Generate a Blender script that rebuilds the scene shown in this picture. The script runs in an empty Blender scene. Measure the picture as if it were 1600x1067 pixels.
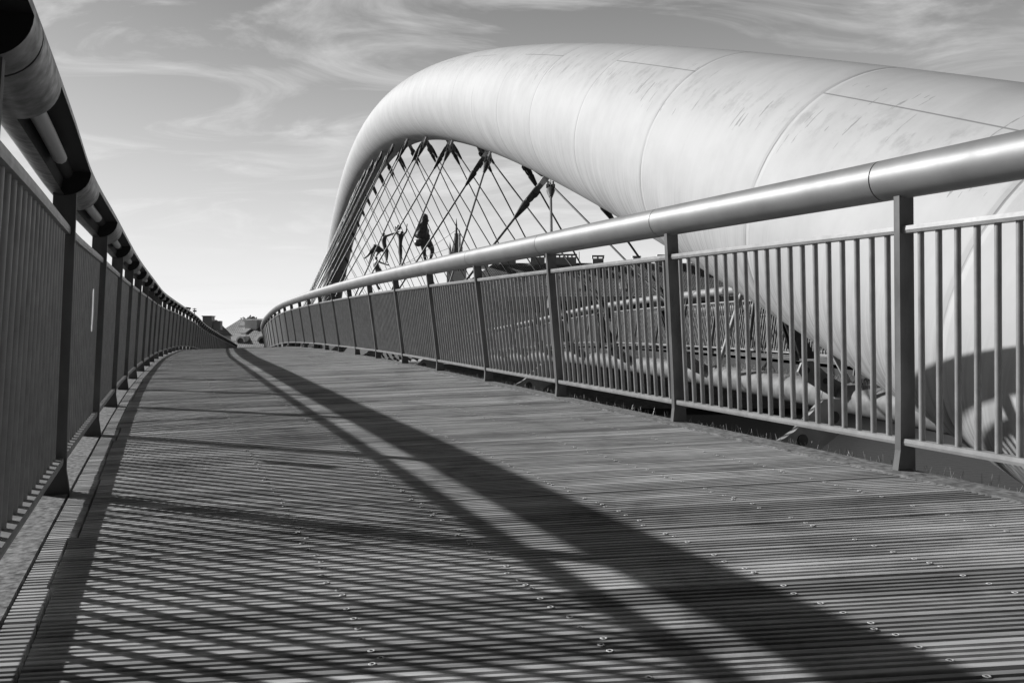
import bpy, bmesh, math, random
import numpy as np
from mathutils import Vector, Matrix
random.seed(7)
R = math.radians
scene = bpy.context.scene
COL = scene.collection

# ------------------------------------------------------------------ camera
cam_d = bpy.data.cameras.new("camera"); cam = bpy.data.objects.new("camera", cam_d); COL.objects.link(cam)
cam.location = (0, 0, 0); cam.rotation_euler = (R(90), 0, 0)
cam_d.sensor_width = 36; cam_d.lens = 28.8; cam_d.clip_start = 0.05; cam_d.clip_end = 3000
scene.camera = cam
# ------------------------------------------------------------------ light
SUN_EL = R(27.6)
sx, sy = -0.90, 0.436                       # horizontal direction towards the sun
SUN_AZ = math.atan2(sx, sy)
sun_d = bpy.data.lights.new("sun", 'SUN'); sun_d.energy = 4.9; sun_d.angle = R(0.7); sun_d.color = (1, 1, 1)
sun = bpy.data.objects.new("sun", sun_d); COL.objects.link(sun)
sv = Vector((math.sin(SUN_AZ)*math.cos(SUN_EL), math.cos(SUN_AZ)*math.cos(SUN_EL), math.sin(SUN_EL)))
sun.rotation_euler = sv.to_track_quat('Z', 'Y').to_euler()
scene.view_settings.view_transform = 'Standard'; scene.view_settings.look = 'None'
scene.view_settings.exposure = 0.0; scene.view_settings.gamma = 1.0
SKY_STRENGTH = 0.1

def N(nt, t, **kw):
    n = nt.nodes.new(t)
    for k, v in kw.items():
        if k.startswith('i_'):
            n.inputs[k[2:].replace('_', ' ')].default_value = v
        else: setattr(n, k, v)
    return n
def math_n(nt, op, a, b=None, clamp=False):
    n = nt.nodes.new('ShaderNodeMath'); n.operation = op; n.use_clamp = clamp
    for i, v in enumerate((a, b)):
        if v is None: continue
        if isinstance(v, (int, float)): n.inputs[i].default_value = v
        else: nt.links.new(v, n.inputs[i])
    return n.outputs[0]
def ramp(nt, src, stops, interp='LINEAR'):
    n = nt.nodes.new('ShaderNodeValToRGB'); n.color_ramp.interpolation = interp
    el = n.color_ramp.elements
    while len(el) < len(stops): el.new(0.5)
    for e, (p, v) in zip(el, stops):
        e.position = p; e.color = (v, v, v, 1)
    nt.links.new(src, n.inputs[0]); return n.outputs[0]
def maprange(nt, src, a, b, c, d):
    n = nt.nodes.new('ShaderNodeMapRange')
    nt.links.new(src, n.inputs[0])
    for i, v in enumerate((a, b, c, d)): n.inputs[i+1].default_value = v
    return n.outputs[0]
def mixf(nt, f, a, b, mode='MIX'):
    n = nt.nodes.new('ShaderNodeMix'); n.data_type = 'RGBA'; n.blend_type = mode
    for i, v in ((0, f), (6, a), (7, b)):
        if isinstance(v, (int, float)):
            n.inputs[i].default_value = v if i == 0 else (v, v, v, 1)
        else: nt.links.new(v, n.inputs[i])
    return n.outputs[2]

world = bpy.data.worlds.new("World"); scene.world = world; world.use_nodes = True
nt = world.node_tree; nt.nodes.clear()
sky = N(nt, 'ShaderNodeTexSky', sky_type='NISHITA'); sky.sun_disc = False
sky.sun_elevation = SUN_EL; sky.sun_rotation = SUN_AZ % (2*math.pi)
sky.altitude = 200; sky.air_density = 1.0; sky.dust_density = 2.0; sky.ozone_density = 1.0
sep = N(nt, 'ShaderNodeSeparateColor'); nt.links.new(sky.outputs[0], sep.inputs[0])
tc = N(nt, 'ShaderNodeTexCoord'); sx3 = N(nt, 'ShaderNodeSeparateXYZ'); nt.links.new(tc.outputs['Generated'], sx3.inputs[0])
den = math_n(nt, 'ADD', math_n(nt, 'MAXIMUM', sx3.outputs[2], 0.0), 0.16)
px = math_n(nt, 'DIVIDE', sx3.outputs[0], den); py = math_n(nt, 'DIVIDE', sx3.outputs[1], den)
cb = N(nt, 'ShaderNodeCombineXYZ'); nt.links.new(px, cb.inputs[0]); nt.links.new(py, cb.inputs[1])
mp = N(nt, 'ShaderNodeMapping'); nt.links.new(cb.outputs[0], mp.inputs[0])
mp.inputs['Rotation'].default_value = (0, 0, R(28)); mp.inputs['Scale'].default_value = (0.8, 1.5, 1); mp.inputs['Location'].default_value = (3.1, 1.7, 0)
n1 = N(nt, 'ShaderNodeTexNoise'); n1.inputs['Scale'].default_value = 1.9; n1.inputs['Detail'].default_value = 9; n1.inputs['Roughness'].default_value = 0.6; n1.inputs['Distortion'].default_value = 1.3
nt.links.new(mp.outputs[0], n1.inputs['Vector'])
n2 = N(nt, 'ShaderNodeTexNoise'); n2.inputs['Scale'].default_value = 0.3; n2.inputs['Detail'].default_value = 3
nt.links.new(cb.outputs[0], n2.inputs['Vector'])
cl = math_n(nt, 'ADD', math_n(nt, 'MULTIPLY', n1.outputs['Fac'], 0.8), math_n(nt, 'MULTIPLY', n2.outputs['Fac'], 0.35))
cloud = math_n(nt, 'POWER', maprange(nt, cl, 0.53, 0.74, 0.0, 1.0), 1.2)
# red-filter black and white reading of the physical sky, thin haze whitening the horizon on the sunny side
base = math_n(nt, 'MULTIPLY', sep.outputs[0], SKY_STRENGTH)
hz = math_n(nt, 'POWER', maprange(nt, sx3.outputs[2], 0.0, 0.40, 1.0, 0.0), 1.35)
dots = math_n(nt, 'ADD', math_n(nt, 'MULTIPLY', sx3.outputs[0], -0.5), math_n(nt, 'MULTIPLY', sx3.outputs[1], 0.85))
away = math_n(nt, 'MULTIPLY', maprange(nt, dots, -0.2, 0.36, 0.085, 1.0), maprange(nt, sx3.outputs[2], 0.40, 0.7, 1.0, 0.10))
skyv = math_n(nt, 'ADD', math_n(nt, 'MULTIPLY', base, 0.3), 0.19)
skyv = mixf(nt, hz, skyv, 1.0)
skyv = mixf(nt, math_n(nt, 'MULTIPLY', cloud, 0.85), skyv, 0.84)
skyv = mixf(nt, 1.0, skyv, away, 'MULTIPLY')
bg = N(nt, 'ShaderNodeBackground'); nt.links.new(skyv, bg.inputs[0]); bg.inputs[1].default_value = 1.0
wo = N(nt, 'ShaderNodeOutputWorld'); nt.links.new(bg.outputs[0], wo.inputs[0])

# ------------------------------------------------------------------ materials
def mat(name, base=0.5, rough=0.5, metal=0.0, spec=0.5):
    m = bpy.data.materials.new(name); m.use_nodes = True
    t = m.node_tree; p = t.nodes['Principled BSDF']
    p.inputs['Base Color'].default_value = (base, base, base, 1)
    p.inputs['Roughness'].default_value = rough; p.inputs['Metallic'].default_value = metal
    p.inputs['Specular IOR Level'].default_value = spec
    return m, t, p
def noise(t, vec, scale, detail=4, rough=0.55, dist=0.0):
    n = t.nodes.new('ShaderNodeTexNoise'); n.inputs['Scale'].default_value = scale
    n.inputs['Detail'].default_value = detail; n.inputs['Roughness'].default_value = rough; n.inputs['Distortion'].default_value = dist
    t.links.new(vec, n.inputs['Vector']); return n.outputs['Fac']
def mapping(t, vec, scale=(1, 1, 1), rot=(0, 0, 0)):
    n = t.nodes.new('ShaderNodeMapping'); n.inputs['Scale'].default_value = scale; n.inputs['Rotation'].default_value = rot
    t.links.new(vec, n.inputs['Vector']); return n.outputs[0]
def coord(t, which='Object'):
    return t.nodes.new('ShaderNodeTexCoord').outputs[which]
def bump(t, p, h, strength=0.3, dist=0.01):
    b = t.nodes.new('ShaderNodeBump'); b.inputs['Strength'].default_value = strength; b.inputs['Distance'].default_value = dist
    t.links.new(h, b.inputs['Height']); t.links.new(b.outputs[0], p.inputs['Normal'])
def grey_noise(name, lo, hi, scale, rough=0.6, metal=0.0, r_lo=None, r_hi=None, vecscale=(1, 1, 1), bmp=0.15, detail=5, spec=0.5):
    m, t, p = mat(name, (lo+hi)/2, rough, metal, spec)
    f = noise(t, mapping(t, coord(t), vecscale), scale, detail)
    c = ramp(t, f, [(0.32, lo), (0.68, hi)]); t.links.new(c, p.inputs['Base Color'])
    if r_lo is not None:
        r = ramp(t, noise(t, mapping(t, coord(t), vecscale), scale*2.3, 4), [(0.3, r_lo), (0.7, r_hi)]); t.links.new(r, p.inputs['Roughness'])
    if bmp: bump(t, p, f, bmp, 0.004)
    return m
M = {}
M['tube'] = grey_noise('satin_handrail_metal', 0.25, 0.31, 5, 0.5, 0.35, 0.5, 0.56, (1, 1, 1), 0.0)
M['ledtube'] = grey_noise('stained_shaded_handrail_metal', 0.09, 0.22, 14, 0.45, 0.75, 0.3, 0.55, (1, 1, 1), 0.08)  # stain mottling, plus the left tube's shade put into a darker base
M['rail'] = grey_noise('painted_rail_steel', 0.23, 0.32, 12, 0.5, 0.15, 0.34, 0.48, (1, 1, 1), 0.03, 5, 0.45)
M['post'] = grey_noise('grey_post_steel', 0.09, 0.18, 6, 0.5, 0.15, 0.5, 0.7, (1, 1, 0.5), 0.05, 5, 0.25)
M['dark'] = mat('black_recess', 0.012, 0.8)[0]
M['diffuser'] = mat('grey_light_diffuser', 0.35, 0.45)[0]
M['screw'] = mat('zinc_screw', 0.6, 0.7, 0.0, 0.2)[0]
M['cable'] = grey_noise('cable_steel', 0.16, 0.24, 20, 0.45, 0.5, None, None, (1, 1, 1), 0)
M['socket'] = grey_noise('dark_socket_iron', 0.05, 0.11, 9, 0.5, 0.4, None, None, (1, 1, 1), 0.2)
M['plate'] = grey_noise('pale_painted_plate', 0.25, 0.42, 5, 0.5, 0.0, None, None, (1, 1, 1), 0.1)
M['bronze'] = grey_noise('weathered_bronze', 0.12, 0.28, 12, 0.45, 0.3, 0.35, 0.6, (1, 1, 1), 0.3)
M['bronze_pale'] = grey_noise('polished_bronze', 0.22, 0.35, 9, 0.4, 0.5, None, None, (1, 1, 1), 0.2)
M['lug'] = grey_noise('pale_lug_paint', 0.55, 0.75, 8, 0.5, 0.0, None, None, (1, 1, 1), 0.05)
M['girder_dark'] = grey_noise('shade_darkened_girder_paint', 0.008, 0.03, 6, 0.7, 0.0, None, None, (1, 1, 1), 0.3)  # near girder: same part as the pale one, shade put into its colour
M['spike'] = mat('wire_spikes', 0.4, 0.5, 0.2)[0]
M['concrete'] = grey_noise('dirty_concrete', 0.05, 0.34, 45, 0.9, 0, None, None, (1, 1, 1), 0.8, 8, 0.2)
M['edging'] = grey_noise('gritty_edging', 0.07, 0.27, 30, 0.9, 0, None, None, (1, 1, 1), 0.9, 9, 0.2)
M['slab'] = mat('dark_deck_steel', 0.03, 0.7)[0]
M['sticker'] = grey_noise('worn_white_sticker', 0.55, 0.85, 16, 0.5, 0, None, None, (1, 1, 1), 0.05)
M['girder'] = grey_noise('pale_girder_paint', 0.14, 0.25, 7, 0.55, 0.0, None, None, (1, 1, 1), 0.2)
M['render'] = grey_noise('house_render', 0.7, 0.85, 0.9, 0.9, 0, None, None, (1, 1, 1), 0)
M['render_pale'] = grey_noise('pale_render', 0.62, 0.75, 0.7, 0.9, 0, None, None, (1, 1, 1), 0)
M['stone'] = grey_noise('church_stone', 0.65, 0.8, 1.2, 0.9, 0, None, None, (1, 1, 1), 0)
M['window'] = mat('window_glass', 0.03, 0.15)[0]
M['skylight'] = mat('skylight_glass', 0.75, 0.12, 0.35)[0]
M['bark'] = grey_noise('bark', 0.05, 0.12, 6, 0.9)
M['leaf'] = grey_noise('leaves', 0.1, 0.18, 1.4, 0.7, 0, None, None, (1, 1, 1), 0)
M['leaf2'] = grey_noise('leaves_light', 0.2, 0.34, 1.4, 0.7, 0, None, None, (1, 1, 1), 0)
M['bank'] = grey_noise('bank_ground', 0.07, 0.16, 0.4, 0.95, 0, None, None, (1, 1, 1), 0)
M['quay'] = grey_noise('quay_stone', 0.18, 0.34, 1.5, 0.9, 0, None, None, (1, 1, 3), 0)

# tiled roof
def roof_mat(name, lo, hi, pitch=0.45):
    m, t, p = mat(name, 0.2, 0.75)
    b = t.nodes.new('ShaderNodeTexBrick'); b.offset = 0.5
    b.inputs['Scale'].default_value = 1.0; b.inputs['Brick Width'].default_value = pitch*0.8; b.inputs['Row Height'].default_value = pitch
    b.inputs['Mortar Size'].default_value = 0.06; b.inputs['Color1'].default_value = (lo,)*3+(1,); b.inputs['Color2'].default_value = (hi,)*3+(1,)
    b.inputs['Mortar'].default_value = (lo*0.35,)*3+(1,)
    t.links.new(coord(t, 'UV'), b.inputs['Vector'])
    f = noise(t, coord(t), 0.35, 4); t.links.new(mixf(t, 1.0, b.outputs['Color'], ramp(t, f, [(0.3, 0.75), (0.7, 1.0)]), 'MULTIPLY'), p.inputs['Base Color'])
    return m
M['roof'] = roof_mat('roof_tiles', 0.36, 0.5); M['roof_dark'] = roof_mat('dark_roof_tiles', 0.25, 0.36)

# deck boards: tone attribute, grain along the board
def deck_mat():
    m, t, p = mat('weathered_ribbed_boards', 0.3, 0.7, 0, 0.3)
    uv = coord(t, 'UV')
    a = t.nodes.new('ShaderNodeAttribute'); a.attribute_name = 'tone'
    g = noise(t, mapping(t, uv, (3.0, 60, 1)), 1.0, 6, 0.6)
    g2 = noise(t, mapping(t, uv, (0.9, 6, 1)), 1.0, 5, 0.6, 0.5)
    st = noise(t, coord(t), 1.7, 8, 0.68, 0.6)
    v = ramp(t, g, [(0.28, 0.27), (0.5, 0.53), (0.75, 0.7)])
    v = mixf(t, 1.0, v, ramp(t, g2, [(0.3, 0.55), (0.6, 1.0)]), 'MULTIPLY')
    v = mixf(t, 1.0, v, ramp(t, st, [(0.36, 0.6), (0.47, 0.9), (0.62, 1.0)]), 'MULTIPLY')
    v = mixf(t, 1.0, v, a.outputs['Fac'], 'MULTIPLY')
    t.links.new(v, p.inputs['Base Color'])
    t.links.new(ramp(t, g, [(0.3, 0.85), (0.7, 0.6)]), p.inputs['Roughness'])
    bump(t, p, g, 0.35, 0.002)
    return m
M['deck'] = deck_mat()

# arch paint: u = bay number along the arch, v = turns round the section
def arch_mat():
    m, t, p = mat('white_arch_paint', 0.72, 0.68, 0, 0.25)
    uv = coord(t, 'UV'); s = t.nodes.new('ShaderNodeSeparateXYZ'); t.links.new(uv, s.inputs[0])
    u, v = s.outputs[0], s.outputs[1]
    wob = math_n(t, 'MULTIPLY', math_n(t, 'SUBTRACT', noise(t, mapping(t, uv, (0.3, 8, 1)), 1.0, 2), 0.5), 0.012)
    uu = math_n(t, 'ADD', u, wob)
    du = math_n(t, 'ABSOLUTE', math_n(t, 'SUBTRACT', math_n(t, 'FRACT', math_n(t, 'ADD', uu, 0.5)), 0.5))
    ring = math_n(t, 'LESS_THAN', du, 0.0042)
    brk = ramp(t, noise(t, mapping(t, uv, (0.7, 9, 1)), 1.0, 3), [(0.36, 0.1), (0.6, 1.0)])
    ring = math_n(t, 'MULTIPLY', ring, brk)
    alt = math_n(t, 'LESS_THAN', math_n(t, 'FRACT', math_n(t, 'MULTIPLY', math_n(t, 'ADD', u, 0.0), 0.5)), 0.5)
    dv = math_n(t, 'ABSOLUTE', math_n(t, 'SUBTRACT', math_n(t, 'ADD', v, math_n(t, 'MULTIPLY', wob, 0.05)), 0.355))
    hs = math_n(t, 'MULTIPLY', math_n(t, 'LESS_THAN', dv, 0.0009), alt)
    seam = math_n(t, 'MAXIMUM', ring, hs)
    # short scratches running round the tube, most of them under the longitudinal seams
    st = noise(t, mapping(t, uv, (46, 16, 1), (0, 0, 0.0)), 1.0, 3, 0.6)
    sm = math_n(t, 'GREATER_THAN', math_n(t, 'ADD', st, math_n(t, 'MULTIPLY', math_n(t, 'SUBTRACT', noise(t, mapping(t, uv, (2.2, 14, 1)), 1.0, 3), 0.5), 0.22)), 0.66)
    area = math_n(t, 'LESS_THAN', math_n(t, 'ABSOLUTE', math_n(t, 'SUBTRACT', v, 0.385)), 0.055)
    scr = math_n(t, 'MULTIPLY', math_n(t, 'MULTIPLY', sm, area), 0.45)
    # dirt runs
    run = ramp(t, noise(t, mapping(t, uv, (11, 1.6, 1)), 1.0, 6, 0.65, 0.5), [(0.42, 1.0), (0.75, 0.93)])
    blot = ramp(t, noise(t, coord(t), 1.3, 7, 0.65), [(0.34, 0.88), (0.6, 1.0)])
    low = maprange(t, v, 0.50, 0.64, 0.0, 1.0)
    fine = ramp(t, noise(t, mapping(t, uv, (90, 2.2, 1)), 1.0, 4, 0.6, 0.4), [(0.42, 0.3), (0.52, 1.0)])
    smf = math_n(t, 'MULTIPLY', maprange(t, math_n(t, 'ABSOLUTE', math_n(t, 'SUBTRACT', v, 0.385)), 0.0, 0.05, 1.0, 0.0), ramp(t, noise(t, mapping(t, uv, (14, 26, 1)), 1.0, 6, 0.7), [(0.5, 0.0), (0.66, 1.0)]))
    base = mixf(t, 1.0, 0.60, run, 'MULTIPLY'); base = mixf(t, math_n(t, 'MULTIPLY', smf, 0.4), base, 0.2); base = mixf(t, 1.0, base, blot, 'MULTIPLY')
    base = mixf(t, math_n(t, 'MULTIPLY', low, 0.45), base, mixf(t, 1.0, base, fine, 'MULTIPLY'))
    base = mixf(t, math_n(t, 'MAXIMUM', math_n(t, 'MULTIPLY', seam, 0.6), scr), base, 0.10)
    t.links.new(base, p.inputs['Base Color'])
    bump(t, p, math_n(t, 'SUBTRACT', 1.0, ramp(t, du, [(0.0, 1.0), (0.02, 0.0)])), 0.5, 0.012)
    return m
M['arch'] = arch_mat()
def water_mat():
    m, t, p = mat('river_water', 0.01, 0.35, 0, 0.1)
    bump(t, p, noise(t, coord(t), 1.6, 4), 0.5, 0.1); return m
M['water'] = water_mat()

_t2 = M['sticker'].node_tree; _p2 = _t2.nodes['Principled BSDF']; _tl = _t2.nodes.new('ShaderNodeBsdfTranslucent'); _tl.inputs[0].default_value = (.95, .95, .95, 1)
_mx = _t2.nodes.new('ShaderNodeMixShader'); _mx.inputs[0].default_value = .65
_t2.links.new(_p2.outputs[0], _mx.inputs[1]); _t2.links.new(_tl.outputs[0], _mx.inputs[2]); _t2.links.new(_mx.outputs[0], _t2.nodes['Material Output'].inputs[0])
# ------------------------------------------------------------------ mesh helpers
class MB:
    def __init__(s): s.v = []; s.f = []; s.mi = []; s.sm = []; s.uv = {}; s.tone = []
    def add(s, vs, fs, mi=0, smooth=False, uvs=None, tone=1.0):
        o = len(s.v); s.v += [tuple(v) for v in vs]
        for k, f in enumerate(fs):
            if uvs is not None: s.uv[len(s.f)] = [uvs[i] for i in f]
            s.f.append(tuple(i+o for i in f)); s.mi.append(mi); s.sm.append(smooth); s.tone.append(tone)
    def hexa(s, p, mi=0):     # p: 8 points, bottom loop then top loop
        s.add(p, [(3, 2, 1, 0), (4, 5, 6, 7), (0, 1, 5, 4), (1, 2, 6, 5), (2, 3, 7, 6), (3, 0, 4, 7)], mi)
    def box(s, x0, x1, y0, y1, z0, z1, mi=0):
        s.hexa([(x0, y0, z0), (x1, y0, z0), (x1, y1, z0), (x0, y1, z0), (x0, y0, z1), (x1, y0, z1), (x1, y1, z1), (x0, y1, z1)], mi)
    def tube(s, pts, rad, n=12, mi=0, cap=True, smooth=True):
        pts = [Vector(p) for p in pts]; vs = []; fs = []
        k = len(pts); rr = rad if isinstance(rad, (list, tuple)) else [rad]*k
        for i, p in enumerate(pts):
            d = (pts[min(i+1, k-1)]-pts[max(i-1, 0)]).normalized()
            a = d.cross(Vector((0, 0, 1)));
            if a.length < 1e-3: a = d.cross(Vector((1, 0, 0)))
            a.normalize(); b = a.cross(d)
            for j in range(n):
                t = 2*math.pi*j/n; vs.append(p+(a*math.cos(t)+b*math.sin(t))*rr[i])
        for i in range(k-1):
            for j in range(n):
                j2 = (j+1) % n; fs.append((i*n+j, i*n+j2, (i+1)*n+j2, (i+1)*n+j))
        s.add(vs, fs, mi, smooth)
        if cap: s.add(vs[:n], [tuple(range(n-1, -1, -1))], mi); s.add(vs[-n:], [tuple(range(n))], mi)
    def build(s, name, mats, parent=None, **props):
        me = bpy.data.meshes.new(name); me.from_pydata(s.v, [], s.f); 
        if not isinstance(mats, (list, tuple)): mats = [mats]
        for m in mats: me.materials.append(m)
        me.polygons.foreach_set('material_index', s.mi); me.polygons.foreach_set('use_smooth', s.sm)
        if s.uv:
            ul = me.uv_layers.new(name='UVMap')
            for pi, uvs in s.uv.items():
                pl = me.polygons[pi]
                for li, uvv in zip(range(pl.loop_start, pl.loop_start+pl.loop_total), uvs): ul.data[li].uv = uvv
        if any(t != 1.0 for t in s.tone):
            at = me.attributes.new('tone', 'FLOAT', 'FACE'); at.data.foreach_set('value', s.tone)
        me.validate(); me.update()
        o = bpy.data.objects.new(name, me); COL.objects.link(o)
        if parent is not None: o.parent = parent; o.matrix_parent_inverse = parent.matrix_world.inverted()
        for k, v in props.items(): o[k] = v
        return o
def thing(name, label, cat, loc, group=None):
    o = bpy.data.objects.new(name, None); COL.objects.link(o); o.location = loc; o.empty_display_size = 0.2
    o.matrix_world = Matrix.Translation(loc)
    o['label'] = label; o['category'] = cat
    if group: o['group'] = group
    return o
def tag(o, label, cat, group=None):
    o['label'] = label; o['category'] = cat
    if group: o['group'] = group
    return o

# ------------------------------------------------------------------ the bridge's plan and profile
def interp(xs, ys):
    xs = np.array(xs, float); ys = np.array(ys, float)
    m = np.gradient(ys, xs)
    def f(x):
        i = int(np.clip(np.searchsorted(xs, x)-1, 0, len(xs)-2)); h = xs[i+1]-xs[i]; t = (x-xs[i])/h
        if t < 0: return ys[0]+m[0]*(x-xs[0])
        if t > 1: return ys[-1]+m[-1]*(x-xs[-1])
        return float((2*t**3-3*t*t+1)*ys[i]+(t**3-2*t*t+t)*h*m[i]+(-2*t**3+3*t*t)*ys[i+1]+(t**3-t*t)*h*m[i+1])
    return f
KN = [-6, 0, 4, 8, 12, 16, 20, 25, 31, 38, 50, 73, 100]
ZR = interp(KN, [-.84, -.65, -.528, -.408, -.292, -.213, -.160, -.155, -.30, -.50, -.85, -1.5, -2.4])
ZL = interp(KN, [-.85, -.67, -.563, -.463, -.388, -.335, -.29, -.255, -.33, -.50, -.78, -1.32, -2.1])
XL = interp(KN, [x-.06 for x in (2.25, -.35, -2.07, -3.745, -5.34, -6.9, -8.35, -10.1, -12.05, -14.35, -18.05, -25.0, -33)])
XR = interp(KN, [5.43, 3.05, 1.466, -.118, -1.70, -3.286, -4.87, -6.85, -9.05, -11.38, -14.95, -21.6, -29])
LR = interp([0, 3.48, 5.07, 6.7, 8.3, 11, 14, 17, 22, 31, 60, 100], [.0, .01, .055, .09, .118, .125, .14, .15, .15, .15, .12, .1])
LL = interp([-6, 0, 1.5, 2.3, 3.2, 4.8, 8, 100], [.05, .055, .06, .052, .036, .046, .055, .055])
SC = 1.058
AX = lambda z: SC*4.6033-.2724*z
AH = lambda z: SC*(10.7054-.0046*(z/SC-52.36)**2)
_t = Vector((-.2724, 1, 0)).normalized(); _n = Vector((1, .2724, 0)).normalized(); _o = Vector((SC*4.6033, 0, 0))
def mirror(p):
    p = Vector(p); return p-_n*(2*(p-_o).dot(_n))
ident = lambda p: Vector(p)

def line_fn(fx, fz, lean, inward, mf=ident):
    """returns P(z, v, n): point at station z, v above the deck, n towards the deck"""
    def P(z, v=0., n=0., along=0.):
        e = .05
        T = Vector((fx(z+e)-fx(z-e), 2*e, 0)).normalized()
        Nn = Vector((T.y, -T.x, 0))*inward          # inward=+1: deck lies to +x
        b = Vector((fx(z), z, fz(z)))+T*along
        return mf(b+Nn*(n+lean(z)*v)+Vector((0, 0, v)))
    return P

TR = 0.089
def railing(P, posts, name, label, slots=False, mats=('tube', 'post', 'rail'), nbal=100, flip=False, baldim=None, extra=None):
    root = thing(name, label, 'railing', P(posts[0]), None)
    tm, pm, rm = (M[k] for k in mats)
    bals = []
    H = 1.15
    for i, z in enumerate(posts):
        # post: flat bar standing across the railing, splayed foot
        m = MB()
        def ring(v, n0, n1, th): return [P(z, v, n0, -th), P(z, v, n1, -th), P(z, v, n1, th), P(z, v, n0, th)]
        secs = [ring(-.12, -.040, .060, .015), ring(.0, -.040, .058, .015), ring(.085, -.040, .043, .015), ring(.3, -.040, .040, .015), ring(.8, -.040, .040, .015), ring(1.165, -.040, .040, .015)]
        for a, b in zip(secs[:-1], secs[1:]):
            o = len(m.v); m.add(a+b, [(0, 1, 5, 4), (1, 2, 6, 5), (2, 3, 7, 6), (3, 0, 4, 7)])
        m.add(secs[-1], [(0, 1, 2, 3)])
        m.build('post', pm, root)
    for a, b in zip(posts[:-1], posts[1:]):
        if b < -3.5: continue
        L = (P(b)-P(a)).length; far = a > 28
        seg = 3 if far else 8
        ds = (b-a)
        # handrail: joint to joint, joint 0.1 beyond the post
        j0, j1 = a+.10*ds/1.72+.003, b+.10*ds/1.72-.003
        n = 16 if far else 36
        z0s, z1s = a+.42*ds/1.6, b-.03
        zs = [j0+(j1-j0)*k/seg for k in range(seg+1)]
        if slots: zs = sorted(set([z for z in zs if abs(z-z0s) > .05 and abs(z-z1s) > .05]+[z0s, z1s]))
        m = MB(); vs = []; 
        for z in zs:
            for k in range(n):
                t = 2*math.pi*k/n     # angle from straight down towards the deck
                vs.append(P(z, H+TR-TR*math.cos(t), TR*math.sin(t)))
        a0, a1 = R(-4), R(86)
        opening = []
        fs = []
        for i in range(len(zs)-1):
            for k in range(n):
                t = (2*math.pi*(k+.5)/n+math.pi) % (2*math.pi)-math.pi
                if slots and a0 < t < a1 and zs[i] >= z0s-1e-4 and zs[i+1] <= z1s+1e-4: continue
                fs.append((i*n+k, i*n+(k+1) % n, (i+1)*n+(k+1) % n, (i+1)*n+k))
        m.add(vs, fs, 0, True)
        # end lips and dark sleeve in the joint
        for zz in (j0, j1):
            v1 = [P(zz, H+TR-TR*math.cos(2*math.pi*k/n), TR*math.sin(2*math.pi*k/n)) for k in range(n)]
            v2 = [P(zz, H+TR-(TR-.006)*math.cos(2*math.pi*k/n), (TR-.006)*math.sin(2*math.pi*k/n)) for k in range(n)]
            m.add(v1+v2, [(k, (k+1) % n, n+(k+1) % n, n+k) for k in range(n)], 0)
        sl = [j1-.05, j1+.05]; v1 = []
        for zz in sl:
            v1 += [P(zz, H+TR-(TR-.007)*math.cos(2*math.pi*k/n), (TR-.007)*math.sin(2*math.pi*k/n)) for k in range(n)]
        m.add(v1, [(k, (k+1) % n, n+(k+1) % n, n+k) for k in range(n)], 1, True)
        if slots:
            kk = [k for k in range(n+1) if True]
            # recess: inner trough seen through the slot, with end walls
            ts = [a0-.12+(a1-a0+.24)*q/8 for q in range(9)]
            for (r_, mi) in ((TR-.062, 1),):
                v1 = []
                for zz in (z0s, z1s):
                    v1 += [P(zz, H+TR-r_*math.cos(t), r_*math.sin(t)) for t in ts]
                m.add(v1, [(k, k+1, 9+k+1, 9+k) for k in range(8)], mi)
                for te in (ts[0], ts[-1]):
                    m.add([P(zz, H+TR-rr*math.cos(te), rr*math.sin(te)) for zz in (z0s, z1s) for rr in (r_, TR-.001)], [(0, 1, 3, 2)], mi)
                for zz in (z0s, z1s):
                    v2 = [P(zz, H+TR-r_*math.cos(t), r_*math.sin(t)) for t in ts]+[P(zz, H+TR-(TR-.001)*math.cos(t), (TR-.001)*math.sin(t)) for t in ts]
                    m.add(v2, [(k, k+1, 9+k+1, 9+k) for k in range(8)], mi)
        hr = m.build('handrail', [tm, M['dark']], root)
        if slots:
            m = MB(); tcn = R(34); rr = TR-.050
            for (u0, u1) in ((.03, .62),):
                pts = [P(z0s+(z1s-z0s)*u, H+TR-rr*math.cos(tcn), rr*math.sin(tcn)) for u in (u0, (u0+u1)/2, u1)]
                m.tube(pts, .022, 10)
            m.build('light_strip', M['diffuser'], hr)
        # flat rails between posts
        e = .015/L*ds
        def bar(v, hh, dd, nm, n0=0.):
            m = MB(); K = 2 if far else 4
            secs = []
            for q in range(K+1):
                z = a+e+(b-a-2*e)*q/K
                secs.append([P(z, v-hh, -dd+n0), P(z, v-hh, dd+n0), P(z, v-.15*hh, dd+.002+n0), P(z, v+hh, dd+n0), P(z, v+hh, -dd+n0)])
            for s1, s2 in zip(secs[:-1], secs[1:]):
                m.add(s1+s2, [(k, (k+1) % 5, 5+(k+1) % 5, 5+k) for k in range(5)])
            m.add(secs[0], [(0, 1, 2, 3, 4)]); m.add(secs[-1], [(4, 3, 2, 1, 0)])
            m.build(nm, rm, root)
        bar(1.015, .015, .024, 'top_rail'); bar(.122, .014, .024, 'bottom_rail', .008)
        nb = 19
        for q in range(nb):
            z = a+(b-a)*(q+1)/(nb+1)+.004*math.sin(q*7.3)*0
            bals.append(z)
    bals.sort(key=lambda z: abs(z-4.2) if z > 1.0 else 50-z)
    rest = MB()
    for i, z in enumerate(bals):
        if i < nbal:
            m = MB(); m.tube([P(z, .13), P(z, .55), P(z, 1.006)], .0128, 14, cap=False); m.build('baluster', rm, root)
        elif z > -3.5:
            rest.tube([P(z, .13), P(z, 1.006)], .0128, 8 if z < 25 else 5, cap=False)
    o = rest.build('balusters', rm, root); o['kind'] = 'stuff'
    return root

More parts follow.
